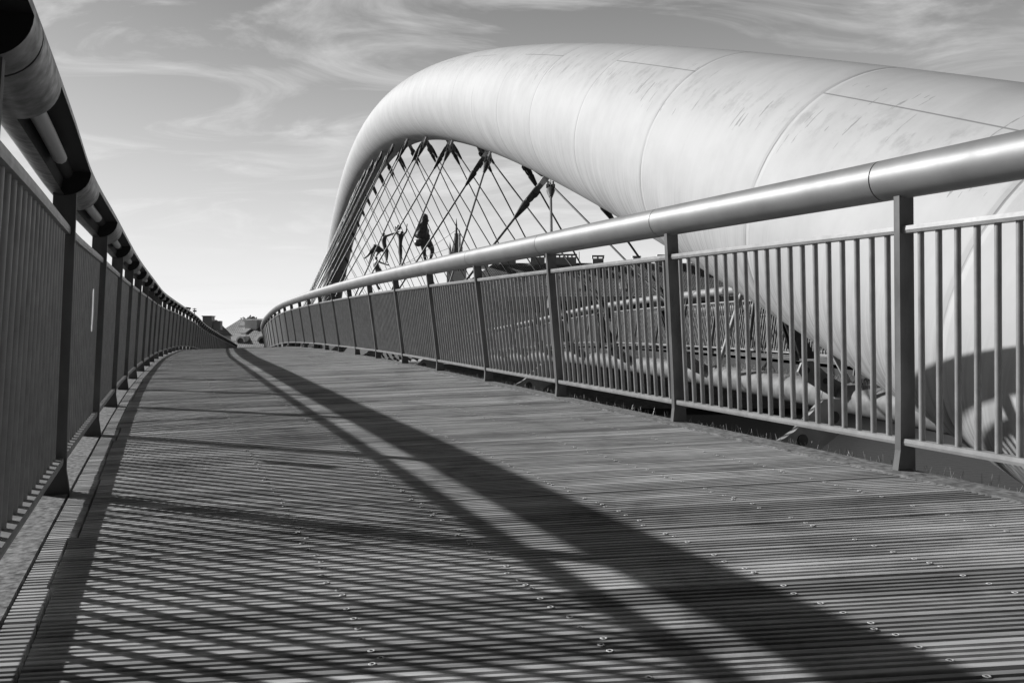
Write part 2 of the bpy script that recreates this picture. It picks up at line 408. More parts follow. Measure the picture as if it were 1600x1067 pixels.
PL = line_fn(XL, ZL, LL, 1)
PR = line_fn(XR, ZR, LR, -1)
postsL = [3.17+1.6*i-(.07 if i < 0 else 0) for i in range(-4, 52)]
postsR = [3.48+1.597*i for i in range(-4, 46)]
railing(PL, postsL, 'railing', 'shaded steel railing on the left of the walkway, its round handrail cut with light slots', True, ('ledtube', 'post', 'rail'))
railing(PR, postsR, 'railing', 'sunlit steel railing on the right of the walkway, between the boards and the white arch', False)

# ------------------------------------------------------------------ deck boards
def board_edges(z):           # left and right end of the board that starts at station z on the left
    pass
TF = interp([-4, 0, 1.5, 2.2, 3, 4, 5.5, 8, 12, 25, 38, 60, 100], [.07, .08, .12, .165, .22, .265, .315, .35, .385, .37, .33, .31, .31])
def right_station(zl):
    # follow the board's direction from the left edge until the right edge is met
    z = zl; s = TF(zl)
    for _ in range(12): z = zl+s*(XR(z)-XL(zl))
    return z
NL, NRR = .066, .135          # board ends: distance from the post lines
m = MB(); mscrew = MB()
zl = -1.5; idx = 0
GR = 5; 
joints = [.0]
def board(m, A0, B0, A1, B1, tone, u0, dz, gap2=.035):
    """ribbed board between line A0-B0 (near) and A1-B1 (far)"""
    gap = .035
    prof = [(gap, -.03), (gap, -.0015), (gap+.012, .0)]
    w = (1-2*gap-.02)/GR
    for g in range(GR):
        s = gap+.012+w*g
        if g > 0: prof += [(s-.050, 0), (s-.044, -.016), (s+.044, -.016), (s+.050, 0)]
    prof += [(1-gap2-.012, 0), (1-gap2, -.0015), (1-gap2, -.03)]
    K = len(prof); vs = []; uvs = []
    L = (B0-A0).length
    for side, (p0, p1) in enumerate(((A0, A1), (B0, B1))):
        for (s, h) in prof:
            q = p0.lerp(p1, s); vs.append(q+Vector((0, 0, h+dz))); uvs.append((u0+side*L, idx*.37+s*.12))
    m.add(vs, [(k, k+K, k+1+K, k+1) for k in range(K-1)], 0, False, uvs, tone)
    m.add(vs[:K], [tuple(range(K-1, -1, -1))], 0, False, uvs[:K], tone); m.add(vs[K:], [tuple(range(K))], 0, False, uvs[K:], tone)
def surf(z, wL, wR, fr, zr):
    pass
jag = .0; jt = 0
while zl < 60:
    zr = right_station(zl)
    s0 = TF(zl)
    pitch = .118
    # pitch measured at the middle of the deck
    e = .01; k = (right_station(zl+e)-zr)/e
    dzl = pitch*1.07/((1+k)/2)
    zl2 = zl+dzl; zr2 = right_station(zl2)
    A0, A1 = PL(zl, 0, 0), PL(zl2, 0, 0); B0, B1 = PR(zr, 0, 0), PR(zr2, 0, 0)
    def at(A, B, dl):         # point on board line at distance dl from A (plan)
        d = (B-A); return A+d*(dl/d.length)
    L0, L1 = (B0-A0).length, (B1-A1).length
    tone = random.choice((1, 1, .92, .82, .95, 1.12, .68, 1.05))*random.uniform(.9, 1.06)
    if idx % 17 == 5: tone *= .8
    if jt <= 0: jag = random.choice((.128, .14, .152, .145)); jt = random.randint(4, 9)
    jt -= 1
    u0 = random.uniform(0, 50)
    far = zl > 26
    dz = random.uniform(-.0016, .0016); g2_ = random.choice((.03, .035, .05, .07, .12))
    board(m, at(A0, B0, NL), at(A0, B0, jag-.004), at(A1, B1, NL), at(A1, B1, jag-.004), tone*random.uniform(.75, 1.0), u0, dz, g2_)
    board(m, at(A0, B0, jag+.004), at(A0, B0, L0-NRR), at(A1, B1, jag+.004), at(A1, B1, L1-NRR), tone, u0+3, dz, g2_)
    if zl < 14:
        for off in (.80, 1.26, 1.85, 2.34, 2.85):
            for s in ((.30, .78) if idx % 3 else (.28, .52, .80)):
                if random.random() < .12: continue
                p = at(A0, B0, off).lerp(at(A1, B1, off), s)
                p = p+Vector((random.uniform(-.012, .012)+ (s-.5)*.01, 0, .0012+dz+random.uniform(-.0006, .0008)))
                r0 = .0082; vs = []
                for (rr, h) in ((r0, 0), (r0*.8, .0012), (r0*.42, .0006), (r0*.36, -.002)):
                    vs += [p+Vector((math.cos(2*math.pi*j/10)*rr, math.sin(2*math.pi*j/10)*rr, h)) for j in range(10)]
                fs = [(i*10+j, i*10+(j+1) % 10, (i+1)*10+(j+1) % 10, (i+1)*10+j) for i in range(2) for j in range(10)]
                mscrew.add(vs, fs, 0)
                mscrew.add(vs, [(20+j, 20+(j+1) % 10, 30+(j+1) % 10, 30+j) for j in range(10)]+[tuple(range(30, 40))], 1)
    zl = zl2; idx += 1
deck = m.build('footpath', M['deck'], None, kind='structure')
sc_ = mscrew.build('screws', [M['screw'], M['dark']], deck); sc_['kind'] = 'stuff'

def strip(name, P, n0, n1, v0, v1, mt, za=-3, zb=80, st=.4, parent=None):
    m = MB(); z = za; secs = []
    while z <= zb:
        secs.append([P(z, v0, n0), P(z, v0, n1), P(z, v1, n1), P(z, v1, n0)]); z += st
    for a, b in zip(secs[:-1], secs[1:]):
        m.add(a+b, [(k, (k+1) % 4, 4+(k+1) % 4, 4+k) for k in range(4)])
    return m.build(name, mt, parent)
def level(P):     # same station function without the lean for edge strips
    return P
PL0 = line_fn(XL, ZL, lambda z: 0, 1); PR0 = line_fn(XR, ZR, lambda z: 0, -1)
strip('edge_flange', PL0, -.16, .052, -.05, -.004, M['concrete'])['kind'] = 'structure'
strip('edge_flange', PR0, -.03, .118, -.05, .001, M['edging'])['kind'] = 'structure'
# unseen slab added under the boards to block light
def slab(mf, name):
    m = MB(); z = -3; secs = []
    while z < 82:
        a = PL0(z, -.045, -.10); b = PR0(z, -.055, -.02); d = Vector((0, 0, -.30))
        secs.append([mf(q) for q in (a, b, b+d, a+d)]); z += .8
    for a, b in zip(secs[:-1], secs[1:]):
        m.add(a+b, [(k, (k+1) % 4, 4+(k+1) % 4, 4+k) for k in range(4)])
    m.build(name, M['slab'], None, kind='structure')
slab(ident, 'light_block_slab')

# ------------------------------------------------------------------ arch
arch = thing('arch', 'huge white painted tubular steel arch with weld seams rising behind the right railing', 'arch', (AX(2), 2, AH(2)-1.3))
RA = 1.0855*SC
m = MB(); n = 72; zs = []
z = .6
while z < 104: zs.append(z); z += .31 if z < 30 else .6
vs = []; uvs = []
def arch_c(z): return Vector((AX(z), z, AH(z)))
def arch_frame(z):
    d = (arch_c(z+.05)-arch_c(z-.05)).normalized(); side = _n; up = side.cross(d).normalized()
    if up.z < 0: up = -up
    return d, side, up
for z in zs:
    c = arch_c(z); d, side, up = arch_frame(z)
    for k in range(n+1):
        t = 2*math.pi*k/n          # 0 = far (right) side, .25 top, .5 near side, .75 underside
        vs.append(c+(side*math.cos(t)+up*math.sin(t))*RA); uvs.append(((z/SC-8.36)/1.88, k/n))
fs = [(i*(n+1)+k, (i+1)*(n+1)+k, (i+1)*(n+1)+k+1, i*(n+1)+k+1) for i in range(len(zs)-1) for k in range(n)]
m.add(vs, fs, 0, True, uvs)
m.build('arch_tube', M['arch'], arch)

# hangers: four to each node, two to either deck
OUT = 1.15
Panchor = line_fn(XR, ZR, lambda z: 0, -1)
def anchor(z, mf): return mf(Panchor(z, -.05, -OUT))
nodes = [9.7+4.25*i for i in range(22)]
def arch_under(z, off):
    c = arch_c(z); d, side, up = arch_frame(z)
    t = R(270+off); return c+(side*math.cos(t)+up*math.sin(t))*(RA+.01)
def hanger(pa, pb, r=.021):
    d = (pb-pa).normalized(); L = (pb-pa).length
    m = MB(); m.tube([pa+d*.85, pb-d*.25], r, 8)
    c = m.build('hanger_cable', M['cable'], arch)
    m = MB()      # fork head: two cheeks, then a cone
    side = d.cross(Vector((0, 0, 1))).normalized(); w = d.cross(side); k_ = .82
    for s in (-1, 1):
        b = pa+side*(.045*s)
        q = [(-.03, .20), (-.04, .28), (-.055, .32), (-.055, .64), (-.03, .72), (.03, .72), (.055, .60), (.055, .50), (.075, .48), (.075, .38), (.04, .33), (.03, .20)]
        f1 = [b+side*.014+w*a_+d*t_*k_ for a_, t_ in q]; f2 = [b-side*.014+w*a_+d*t_*k_ for a_, t_ in q]; K = len(q)
        m.add(f1+f2, [tuple(range(K)), tuple(range(2*K-1, K-1, -1))]+[(k, K+k, K+(k+1) % K, (k+1) % K) for k in range(K)])
    m.tube([pa+d*.68*k_, pa+d*.72*k_, pa+d*1.0*k_, pa+d*1.12*k_], [.062, .072, .042, .03], 12)
    m.tube([pa+d*.42*k_-side*.075, pa+d*.42*k_+side*.075], .035, 10)
    m.build('socket', M['socket'], c)
    m = MB(); m.tube([pb-d*.72, pb-d*.66, pb-d*.3, pb-d*.1], [.028, .04, .07, .07], 12); m.build('lower_socket', M['socket'], c)
    m = MB(); f1 = [pa+side*.014+w*a_+d*t_ for a_, t_ in ((-.06, -.1), (.06, -.1), (.04, .42), (-.04, .42))]; f2 = [q_-side*.028 for q_ in f1]
    m.hexa([f1[0], f1[1], f2[1], f2[0], f1[3], f1[2], f2[2], f2[3]]); m.build('lug_plate', M['lug'], c)
for i, z in enumerate(nodes):
    for mf, off in ((ident, -18), (mirror, 18)):
        for dz in (-.5, -4.75):
            za = z+dz
            if za < 8.5 or za > 95: continue
            pb = anchor(za, mf)+Vector((0, 0, .8)); pa = arch_under(z+(-.12 if dz < -1 else .12), off)
            if (pb-pa).length < 2.4: continue
            hanger(pa, pb+(pb-pa).normalized()*.15)

for (za, zb) in ((8.6, 9.0), (12.2, 9.3)):
    m = MB(); m.tube([mirror(Panchor(za, -.1, -.95)), arch_under(zb, 40)], .035, 12); m.build('brace', M['lug'], arch)
# ------------------------------------------------------------------ girders, outriggers, spikes, second deck
def girder(mf, label):
    g = thing('edge_girder', label, 'girder', mf(Panchor(4, -.6, -.5)))
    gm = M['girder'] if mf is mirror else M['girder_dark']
    m = MB(); m.tube([mf(Panchor(z, -.37, -.52)) for z in np.arange(-2, 84, .6)], .196, 16); m.build('girder_core', M['slab'], g)
    for z in np.arange(-2, 82, 1.05):
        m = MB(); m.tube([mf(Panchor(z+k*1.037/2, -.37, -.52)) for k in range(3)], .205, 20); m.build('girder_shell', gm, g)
    for z in [5.0+4.25*i for i in range(20)]:
        w = .02; m = MB()
        q = [(-.42, -.46), (-.44, -.26), (-.80, -.08), (-1.04, .12), (-1.18, .12), (-1.24, -.02), (-1.16, -.12), (-.8, -.32)]
        f = [[mf(Panchor(z, v, n_, al)) for n_, v in q] for al in (-w, w)]; K = len(q)
        m.add(f[0]+f[1], [tuple(range(K)), tuple(range(2*K-1, K-1, -1))]+[(k, K+k, K+(k+1) % K, (k+1) % K) for k in range(K)])
        o = m.build('outrigger', M['plate'], g)
        for (n_, v) in ((-.62, -.26), (-.86, -.14), (-1.12, .0)):
            m = MB(); m.tube([mf(Panchor(z, v, n_, -.03)), mf(Panchor(z, v, n_, .03))], .04, 12)
            m.build('bolt_boss', M['socket'], o)
        if z > (10 if mf is ident else 6):
            m = MB(); top = (arch_c(z)-mf(Panchor(z, .2, -OUT))).normalized()
            b = mf(Panchor(z, .15, -OUT)); T = Vector((0, 1, 0))
            t1 = b+top*.7
            for s in (-1, 1):
                o1 = _t*(.07*s)
                A = [b+o1-_n*.12, b+o1+_n*.12, t1+o1+_n*.045, t1+o1-_n*.045]
                B = [q_+_t*.03*s for q_ in A]
                m.hexa([A[0], A[1], B[1], B[0], A[3], A[2], B[2], B[3]])
            m.tube([t1-top*.5, t1+top*.12], [.07, .05], 10)
            m.build('lower_socket', M['socket'], o)
    m = MB()
    zz = 1.5
    while zz < 16:
        for n_ in (-.40, -.52, -.64):
            base = mf(Panchor(zz, -.37+math.sqrt(max(.0, .205**2-(n_+.52)**2)), n_))
            tip = base+Vector((random.uniform(-.04, .04), random.uniform(-.04, .04), random.uniform(.07, .11)))
            m.tube([base, tip], .0013, 3, cap=False)
        zz += .035
    o = m.build('bird_spikes', M['spike'], g); o['kind'] = 'stuff'
    return g
girder(ident, 'shade-darkened edge girder tube with wire spikes just outside the right railing')
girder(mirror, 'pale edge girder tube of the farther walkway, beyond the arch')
slab(mirror, 'light_block_slab')
m = MB(); secs = []
for z in np.arange(-2, 82, .8): secs.append([mirror(PL0(z, .0, .0)), mirror(PR0(z, .0, -.03))])
for k, (a, b) in enumerate(zip(secs[:-1], secs[1:])):
    m.add([a[0], a[1], b[1], b[0]], [(0, 1, 2, 3)], 0, False, [(0, k*.8), (3.3, k*.8), (3.3, k*.8+.8), (0, k*.8+.8)], .98)
m.build('footpath', M['deck'], None, kind='structure')
PRm = line_fn(XR, ZR, LR, -1, mirror); PLm = line_fn(XL, ZL, LL, 1, mirror)
railing(PRm, [z for z in postsR if 3 < z < 62], 'railing', 'inner railing of the farther walkway, beyond the arch cables', False, nbal=40)
railing(PLm, [z for z in postsL if 3 < z < 60], 'railing', 'outer railing of the farther walkway, in front of the far bank', False, nbal=20)

# sticker on the left railing
m = MB(); zc = 4.33
pts = []
for k in range(14):
    t = 2*math.pi*k/14; v = .72+.115*math.copysign(abs(math.sin(t))**.7, math.sin(t)); al = .055*math.copysign(abs(math.cos(t))**.8, math.cos(t)); pts.append((v, al))
f1 = [PL(zc, v, .016, al) for v, al in pts]; f2 = [PL(zc, v, .0185, al) for v, al in pts]
m.add(f1+f2, [tuple(range(14)), tuple(range(27, 13, -1))]+[(k, 14+k, 14+(k+1) % 14, (k+1) % 14) for k in range(14)])
tag(m.build('sticker', M['sticker']), 'worn white oval sticker on the bars of the left railing', 'sticker')

# ------------------------------------------------------------------ setting: river, banks
def sheet(name, pts, mt):
    m = MB(); m.add(pts, [tuple(range(len(pts)))]); return m.build(name, mt, None, kind='structure')
sheet('river', [(-900, -300, -9.5), (900, -300, -9.5), (900, 118, -9.5), (-900, 118, -9.5)], M['water'])
sheet('ground', [(-2500, 117.5, -4.0), (2500, 117.5, -4.0), (2500, 2800, -4.0), (-2500, 2800, -4.0)], M['bank'])
m = MB(); m.box(-900, 900, 116.5, 118, -10, -3.2)
tag(m.build('quay_wall', M['quay']), 'long stone quay wall along the far river bank', 'wall')

# ------------------------------------------------------------------ far houses
def PX(x, y, Y): return ((x-800)/1280*Y, Y, (533-y)/1280*Y)
def quad_roof(m, pts, mi=0):    # pts: eave left, eave right, ridge right, ridge left; uv in metres
    a, b, c, d = [Vector(p) for p in pts]
    U = (b-a).normalized(); h = (d-a)-(d-a).dot(U)*U; V = h.normalized()
    uv = [((p-a).dot(U), (p-a).dot(V)) for p in (a, b, c, d)]
    m.add([a, b, c, d], [(0, 1, 2, 3)], mi, False, uv)
def house(label, x0, x1, y0, y1, base, eave, ridge, mat_w, mat_r, hipL=0, hipR=0, wins=(0, 0), skylights=0, chims=(), over=.4, zsc=1, axis='x'):
    h = thing('house', label, 'house', ((x0+x1)/2, y0, base))
    m = MB(); m.box(x0, x1, y0, y1, base, eave); 
    ym = (y0+y1)/2
    if not hipL: m.add([(x0, y0, eave), (x0, y1, eave), (x0, ym, ridge)], [(0, 1, 2)])
    if not hipR: m.add([(x1, y0, eave), (x1, y1, eave), (x1, ym, ridge)], [(0, 1, 2)])
    m.build('wall', mat_w, h)
    m = MB(); X0, X1 = x0-over, x1+over; E = eave-over*(ridge-eave)/((y1-y0)/2)+.15
    quad_roof(m, [(X0, y0-over, E), (X1, y0-over, E), (X1-hipR, ym, ridge+.15), (X0+hipL, ym, ridge+.15)])
    quad_roof(m, [(X1, y1+over, E), (X0, y1+over, E), (X0+hipL, ym, ridge+.15), (X1-hipR, ym, ridge+.15)])
    if hipL: quad_roof(m, [(X0, y1+over, E), (X0, y0-over, E), (X0+hipL, ym, ridge+.15), (X0+hipL, ym, ridge+.151)])
    if hipR: quad_roof(m, [(X1, y0-over, E), (X1, y1+over, E), (X1-hipR, ym, ridge+.15), (X1-hipR, ym, ridge+.151)])
    roof = m.build('roof', mat_r, h)
    nx, nz = wins
    for i in range(nx):
        for j in range(nz):
            cx = x0+(x1-x0)*(i+.5)/nx; cz = base+(eave-base)*(j+.55)/nz; w = .55; hh = .85
            m = MB(); m.box(cx-w-.15, cx+w+.15, y0-.08, y0+.05, cz-hh-.15, cz+hh+.15); f = m.build('window', M['render_pale'], h)
            m = MB(); m.box(cx-w, cx+w, y0-.11, y0-.07, cz-hh, cz+hh); m.build('pane', M['window'], f)
    sl = (ridge-eave)/((y1-y0)/2)
    for i in range(skylights):
        fx = x0+(x1-x0)*(i+.5)/skylights+random.uniform(-1, 1); t = random.choice((.25, .3, .55))
        yy = y0+(ym-y0)*t; zz = eave+(ridge-eave)*t+.25
        m = MB(); d = .8
        m.hexa([(fx-.5, yy-d, zz-d*sl-.1), (fx+.5, yy-d, zz-d*sl-.1), (fx+.5, yy+d, zz+d*sl-.1), (fx-.5, yy+d, zz+d*sl-.1), (fx-.5, yy-d, zz-d*sl+.1), (fx+.5, yy-d, zz-d*sl+.1), (fx+.5, yy+d, zz+d*sl+.1), (fx-.5, yy+d, zz+d*sl+.1)])
        m.build('skylight', M['skylight'], roof)
    for (cx, cw, ch, dots) in chims:
        m = MB(); m.box(cx-cw/2, cx+cw/2, ym-.5, ym+.5, ridge-.8, ridge+ch)
        m.box(cx-cw/2-.12, cx+cw/2+.12, ym-.62, ym+.62, ridge+ch+(.32 if dots else 0), ridge+ch+(.5 if dots else .2))
        if dots:
            k = max(2, int(cw/.6))
            for q in range(k+1):
                xx = cx-cw/2+cw*q/k; m.box(xx-.1, xx+.1, ym-.45, ym+.45, ridge+ch, ridge+ch+.32)
        m.build('chimney', M['render'] if not dots else M['stone'], roof)
    return h
# long tenement behind the cables
Y = 120.
def xx(x, Y=Y): return (x-800)/1280*Y
def zz_(y, Y=Y): return (533-y)/1280*Y
house('very long tenement with tiled roof and row of low chimneys behind the cables', xx(700), xx(1260), Y, Y+16, -4, zz_(462, Y), zz_(411, Y+8)-.1, M['render'], M['roof'], hipL=7.0, wins=(26, 3), skylights=7,
      chims=[(xx(757, 128), 1.2, .6, 1), (xx(794, 128), 2.4, 1.0, 1), (xx(840, 128), 2.2, 1.0, 1), (xx(884, 128), 3.2, 1.0, 1), (xx(934, 128), 1.7, .8, 1), (xx(994, 128), 1.1, 1.0, 0), (xx(1040, 128), 2.6, .9, 1)])
Y2 = 104.
house('lower tiled house by the water seen through the right railing', xx(880, Y2), xx(1190, Y2), Y2+15, Y2+23, -4, zz_(497, Y2+15), zz_(470, Y2+19), M['render_pale'], M['roof_dark'], wins=(12, 2), skylights=3)
# left houses seen over the crest
Y3 = 130.
def house_gable(label, xa, xb, Y, base, eave, ridge, matw, matr, depth=10, cx=None):
    """gable wall towards the camera"""
    h = thing('house', label, 'house', ((xa+xb)/2, Y, base))
    xm = (xa+xb)/2
    m = MB(); m.box(xa, xb, Y, Y+depth, base, eave); m.add([(xa, Y, eave), (xb, Y, eave), (xm, Y, ridge)], [(0, 1, 2)]); m.build('wall', matw, h)
    m = MB(); quad_roof(m, [(xa-.3, Y+depth, eave-.2), (xa-.3, Y-.3, eave-.2), (xm, Y-.3, ridge+.15), (xm, Y+depth, ridge+.15)])
    quad_roof(m, [(xb+.3, Y-.3, eave-.2), (xb+.3, Y+depth, eave-.2), (xm, Y+depth, ridge+.15), (xm, Y-.3, ridge+.15)])
    r = m.build('roof', matr, h)
    return h, r
h, r = house_gable('grey gabled house with a tall blunt chimney left of the tiled roofs', xx(300, 112), xx(345, 112), 112, -4, zz_(522, 112), zz_(500, 112), M['render'], M['roof_dark'], depth=4)
m = MB(); m.box(xx(319, 112), xx(333, 112), 111.4, 112.6, zz_(512, 112), zz_(494.5, 112)); m.box(xx(318, 112), xx(334, 112), 111.3, 112.7, zz_(494.5, 112), zz_(493, 112)); m.box(xx(335, 112), xx(346, 112), 111.6, 112.4, zz_(515, 112), zz_(501, 112)); m.build('chimney', M['render'], r)
hh = house('big mansard roofed block with skylights and an arched dormer past the crest', xx(318, 124), xx(470, 124), 118.5, 132, -4, zz_(541, 118.5), zz_(499, 125), M['render_pale'], M['roof'], wins=(8, 1), hipL=2.5,
      skylights=0)
def on_roof(x, y, y0=118.5, ym=125.25, e=None):
    # intersect the pixel ray with the front slope of that roof
    eave, ridge = zz_(541, 118.5), zz_(499, 125)
    a = (x-800)/1280; b = (533-y)/1280
    s = (ridge-eave)/(ym-y0)
    yy = (eave-s*y0)/(b-s); return Vector((a*yy, yy, b*yy)), s
roofo = [c for c in hh.children if c.name.startswith('roof')][0]
for (x, y, w) in ((360, 507, .7), (371, 519, .6), (357, 530, .6), (367, 531, .7), (404, 529, .8), (412, 500, 1.2)):
    p, s = on_roof(x, y); m = MB(); d = .75*(1 if w < 1 else 1.6)
    q = []
    for dz in (.15, .42):
        q += [p+Vector((-w, -d, -d*s+dz)), p+Vector((w*.6, -d, -d*s+dz)), p+Vector((w, d, d*s+dz)), p+Vector((-w*.6, d, d*s+dz))]
    m.hexa(q); m.build('skylight', M['skylight'], roofo)
p, s = on_roof(379, 512); m = MB(); m.box(p.x-1.1, p.x+1.1, p.y-.7, p.y+1.5, p.z-.8, p.z+1.0); m.box(p.x-1.25, p.x+1.25, p.y-.85, p.y+1.6, p.z+1.0, p.z+1.15); m.build('dormer', M['render_pale'], roofo)
for X_ in (377, 417):
    p, s = on_roof(X_, 530.5); m = MB()
    for k in range(10):
        t0, t1 = math.pi*k/10, math.pi*(k+1)/10
        ro, ri = .85, .6
        A = [p+Vector((math.cos(t)*rr_, -1.1, math.sin(t)*rr_-.3)) for t in (t0, t1) for rr_ in (ro, ri)]
        B = [q_+Vector((0, 2.6, 0)) for q_ in A]
        m.add(A+B, [(0, 1, 3, 2), (0, 2, 6, 4), (1, 5, 7, 3)])
    o = m.build('dormer', M['render_pale'], roofo)
    m = MB(); m.box(p.x-.6, p.x+.6, p.y-1.0, p.y-.9, p.z-.4, p.z+.35); m.build('pane', M['window'], o)
hh.rotation_euler = (0, 0, R(-20))
# aerials
for (x, yb, yt, Y_, cross, lab) in ((304, 500, 481, 112, 1, 'thin rooftop aerial with a side head standing left of the grey chimney'), (905, 410, 393, 128, 0, 'thin mast on the ridge of the long tenement')):
    m = MB(); X_ = xx(x, Y_); m.tube([(X_, Y_, zz_(yb, Y_)-1), (X_, Y_, zz_(yt, Y_))], .05, 6)
    if cross:
        m.tube([(X_-.2, Y_, zz_(yt+4.5, Y_)), (X_+.25, Y_, zz_(yt+4.5, Y_))], .12, 6); m.tube([(X_-.25, Y_, zz_(yt+1, Y_)), (X_+.25, Y_, zz_(yt+1, Y_))], .05, 6)
    tag(m.build('aerial', M['slab']), lab, 'aerial')
m = MB(); X_ = xx(296, 112); m.tube([(X_, 112, zz_(510, 112)), (X_, 112, zz_(480, 112))], .05, 6); m.tube([(X_-.5, 112, zz_(480.5, 112)), (X_+.15, 112, zz_(481.5, 112))], .14, 6)
tag(m.build('aerial', M['slab']), 'rooftop aerial with a hooked top, leftmost of the masts over the roofs', 'aerial')
# church
Yc = 190.
ch = thing('church', 'pale stone church tower with a needle spire behind the cables', 'church', (xx(712, Yc), Yc, -4))
cx = xx(712, Yc)
m = MB(); m.box(xx(698, Yc), xx(727, Yc), Yc, Yc+5, -4, zz_(417, Yc)); m.box(xx(697, Yc), xx(728, Yc), Yc-.2, Yc+5.2, zz_(417, Yc), zz_(414.5, Yc))
m.box(xx(704, Yc), xx(720, Yc), Yc+1, Yc+4, zz_(414.5, Yc), zz_(393, Yc)); m.build('tower', M['stone'], ch)
def cone(m, cx, cy, z0, z1, r0, r1, n=8, rot=.39):
    a = [(cx+math.cos(rot+2*math.pi*k/n)*r0, cy+math.sin(rot+2*math.pi*k/n)*r0, z0) for k in range(n)]
    b = [(cx+math.cos(rot+2*math.pi*k/n)*r1, cy+math.sin(rot+2*math.pi*k/n)*r1, z1) for k in range(n)]
    m.add(a+b, [(k, (k+1) % n, n+(k+1) % n, n+k) for k in range(n)])
m = MB(); cone(m, cx, Yc+2.5, zz_(393, Yc), zz_(364, Yc), 1.25, .42); cone(m, cx, Yc+2.5, zz_(364, Yc), zz_(362.5, Yc), .55, .5); cone(m, cx, Yc+2.5, zz_(362.5, Yc), zz_(349, Yc), .28, .2); cone(m, cx, Yc+2.5, zz_(349, Yc), zz_(338, Yc), .2, .03); m.build('spire', M['roof_dark'], ch)
for px_, t_ in ((702.5, 377), (720.5, 377), (707, 382), (717.5, 356.5)):
    m = MB(); X_ = xx(px_, Yc); cone(m, X_, Yc+1, zz_(398, Yc), zz_(t_+10, Yc), .32, .3, 6); cone(m, X_, Yc+1, zz_(t_+10, Yc), zz_(t_, Yc), .36, .02, 6); m.build('pinnacle', M['stone'], ch)
for i in range(7):
    m = MB(); X_ = xx(701+i*3.8, Yc); m.box(X_-.14, X_+.14, Yc-.05, Yc+.1, zz_(423, Yc), zz_(420.5, Yc)); m.build('window', M['window'], ch)
for i in range(2):
    m = MB(); X_ = xx(709+i*5.5, Yc); m.box(X_-.22, X_+.22, Yc+.95, Yc+1.1, zz_(408, Yc), zz_(400, Yc)); m.build('window', M['window'], ch)

# ------------------------------------------------------------------ trees
def tree(label, x, y, base, h, cr, seed, group=None, leaf=1.0, nleaf=1700):
    rnd = random.Random(seed)
    t = thing('tree', label, 'tree', (x, y, base), group)
    m = MB(); p = Vector((x, y, base)); m.tube([p, p+Vector((.1, 0, h*.3)), p+Vector((-.1, .1, h*.62))], [h*.035, h*.026, h*.012], 8)
    tips = []
    for k in range(9):
        a = rnd.uniform(0, 6.28); z0 = rnd.uniform(.28, .55)*h; q0 = p+Vector((0, 0, z0)); L = cr*rnd.uniform(.5, .85)
        q1 = q0+Vector((math.cos(a)*L, math.sin(a)*L, h*rnd.uniform(.12, .34))); m.tube([q0, (q0+q1)/2+Vector((0, 0, -.1)), q1], [h*.014, h*.009, h*.004], 6); tips.append(q1)
    m.build('trunk', M['bark'], t)
    m = MB(); cl = []
    for k in range(17):
        a = rnd.uniform(0, 6.28); e = rnd.uniform(-.5, 1.0); rr = cr*rnd.uniform(.35, .95)
        cl.append((p+Vector((math.cos(a)*rr*math.cos(e), math.sin(a)*rr*math.cos(e), h*.66+math.sin(e)*h*.3)), cr*rnd.uniform(.22, .42)))
    for k in range(nleaf):
        c, r_ = rnd.choice(cl); d = Vector((rnd.gauss(0, 1), rnd.gauss(0, 1), rnd.gauss(0, .8))).normalized()*r_*rnd.uniform(.5, 1.1)
        q = c+d; s = .2*leaf*rnd.uniform(.6, 1.5)
        u = Vector((rnd.gauss(0, 1), rnd.gauss(0, 1), rnd.gauss(0, 1))).normalized(); v = u.orthogonal().normalized()
        m.add([q-u*s, q+v*s*.6, q+u*s, q-v*s*.6], [(0, 1, 2, 3)], rnd.choice((0, 0, 1)))
    m.build('crown', [M['leaf'], M['leaf2']], t)
tree('round leafy tree rising behind the mansard roof past the crest', xx(390, 150), 150, -4, 8.6, 2.0, 3)
tree('small loose tree beside the round one behind the mansard roof', xx(402, 152), 152, -4, 8.2, 1.7, 5)
for i in range(11):
    xpx = 905+i*42+random.uniform(-8, 8)
    tree(('leftmost' if i == 0 else 'rightmost' if i == 10 else ['', 'second', 'third', 'fourth', 'fifth', 'sixth', 'seventh', 'eighth', 'ninth', 'tenth'][i]+' from the left')+' of the leafy trees along the far quay', xx(xpx, 116.5), 114.2+4.6+random.uniform(0, 1.2), -4, random.uniform(5.2, 7.5), random.uniform(1.8, 2.4), 20+i, 'trees along the far quay', 1.0, 1100)

# ------------------------------------------------------------------ statues on wires (skinned skeletons)
def skin(name, verts, edges, radii, mt, parent, sub=2, root=0):
    me = bpy.data.meshes.new(name); me.from_pydata([tuple(v) for v in verts], edges, [])
    o = bpy.data.objects.new(name, me); COL.objects.link(o)
    md = o.modifiers.new('skin', 'SKIN'); md.use_smooth_shade = True
    for i, d in enumerate(me.skin_vertices[0].data):
        r = radii[i]; d.radius = (r, r) if not isinstance(r, tuple) else r
        d.use_root = (i == root)
    o.modifiers.new('sub', 'SUBSURF').levels = sub; o.modifiers['sub'].render_levels = sub
    dg = bpy.context.evaluated_depsgraph_get(); me2 = bpy.data.meshes.new_from_object(o.evaluated_get(dg))
    bpy.data.objects.remove(o)
    me2.materials.clear(); me2.materials.append(mt); me2.name = name
    for p_ in me2.polygons: p_.use_smooth = True
    o2 = bpy.data.objects.new(name, me2); COL.objects.link(o2)
    if parent is not None: o2.parent = parent; o2.matrix_parent_inverse = parent.matrix_world.inverted()
    return o2
def ZQ(q, Y, dy=0.):   # close-up picture coordinates to a point at depth Y
    x, y = 560+q[0]/7.62, 310+q[1]/7.62
    return Vector(((x-800)/1280*(Y), Y+dy, (533-y)/1280*(Y)))
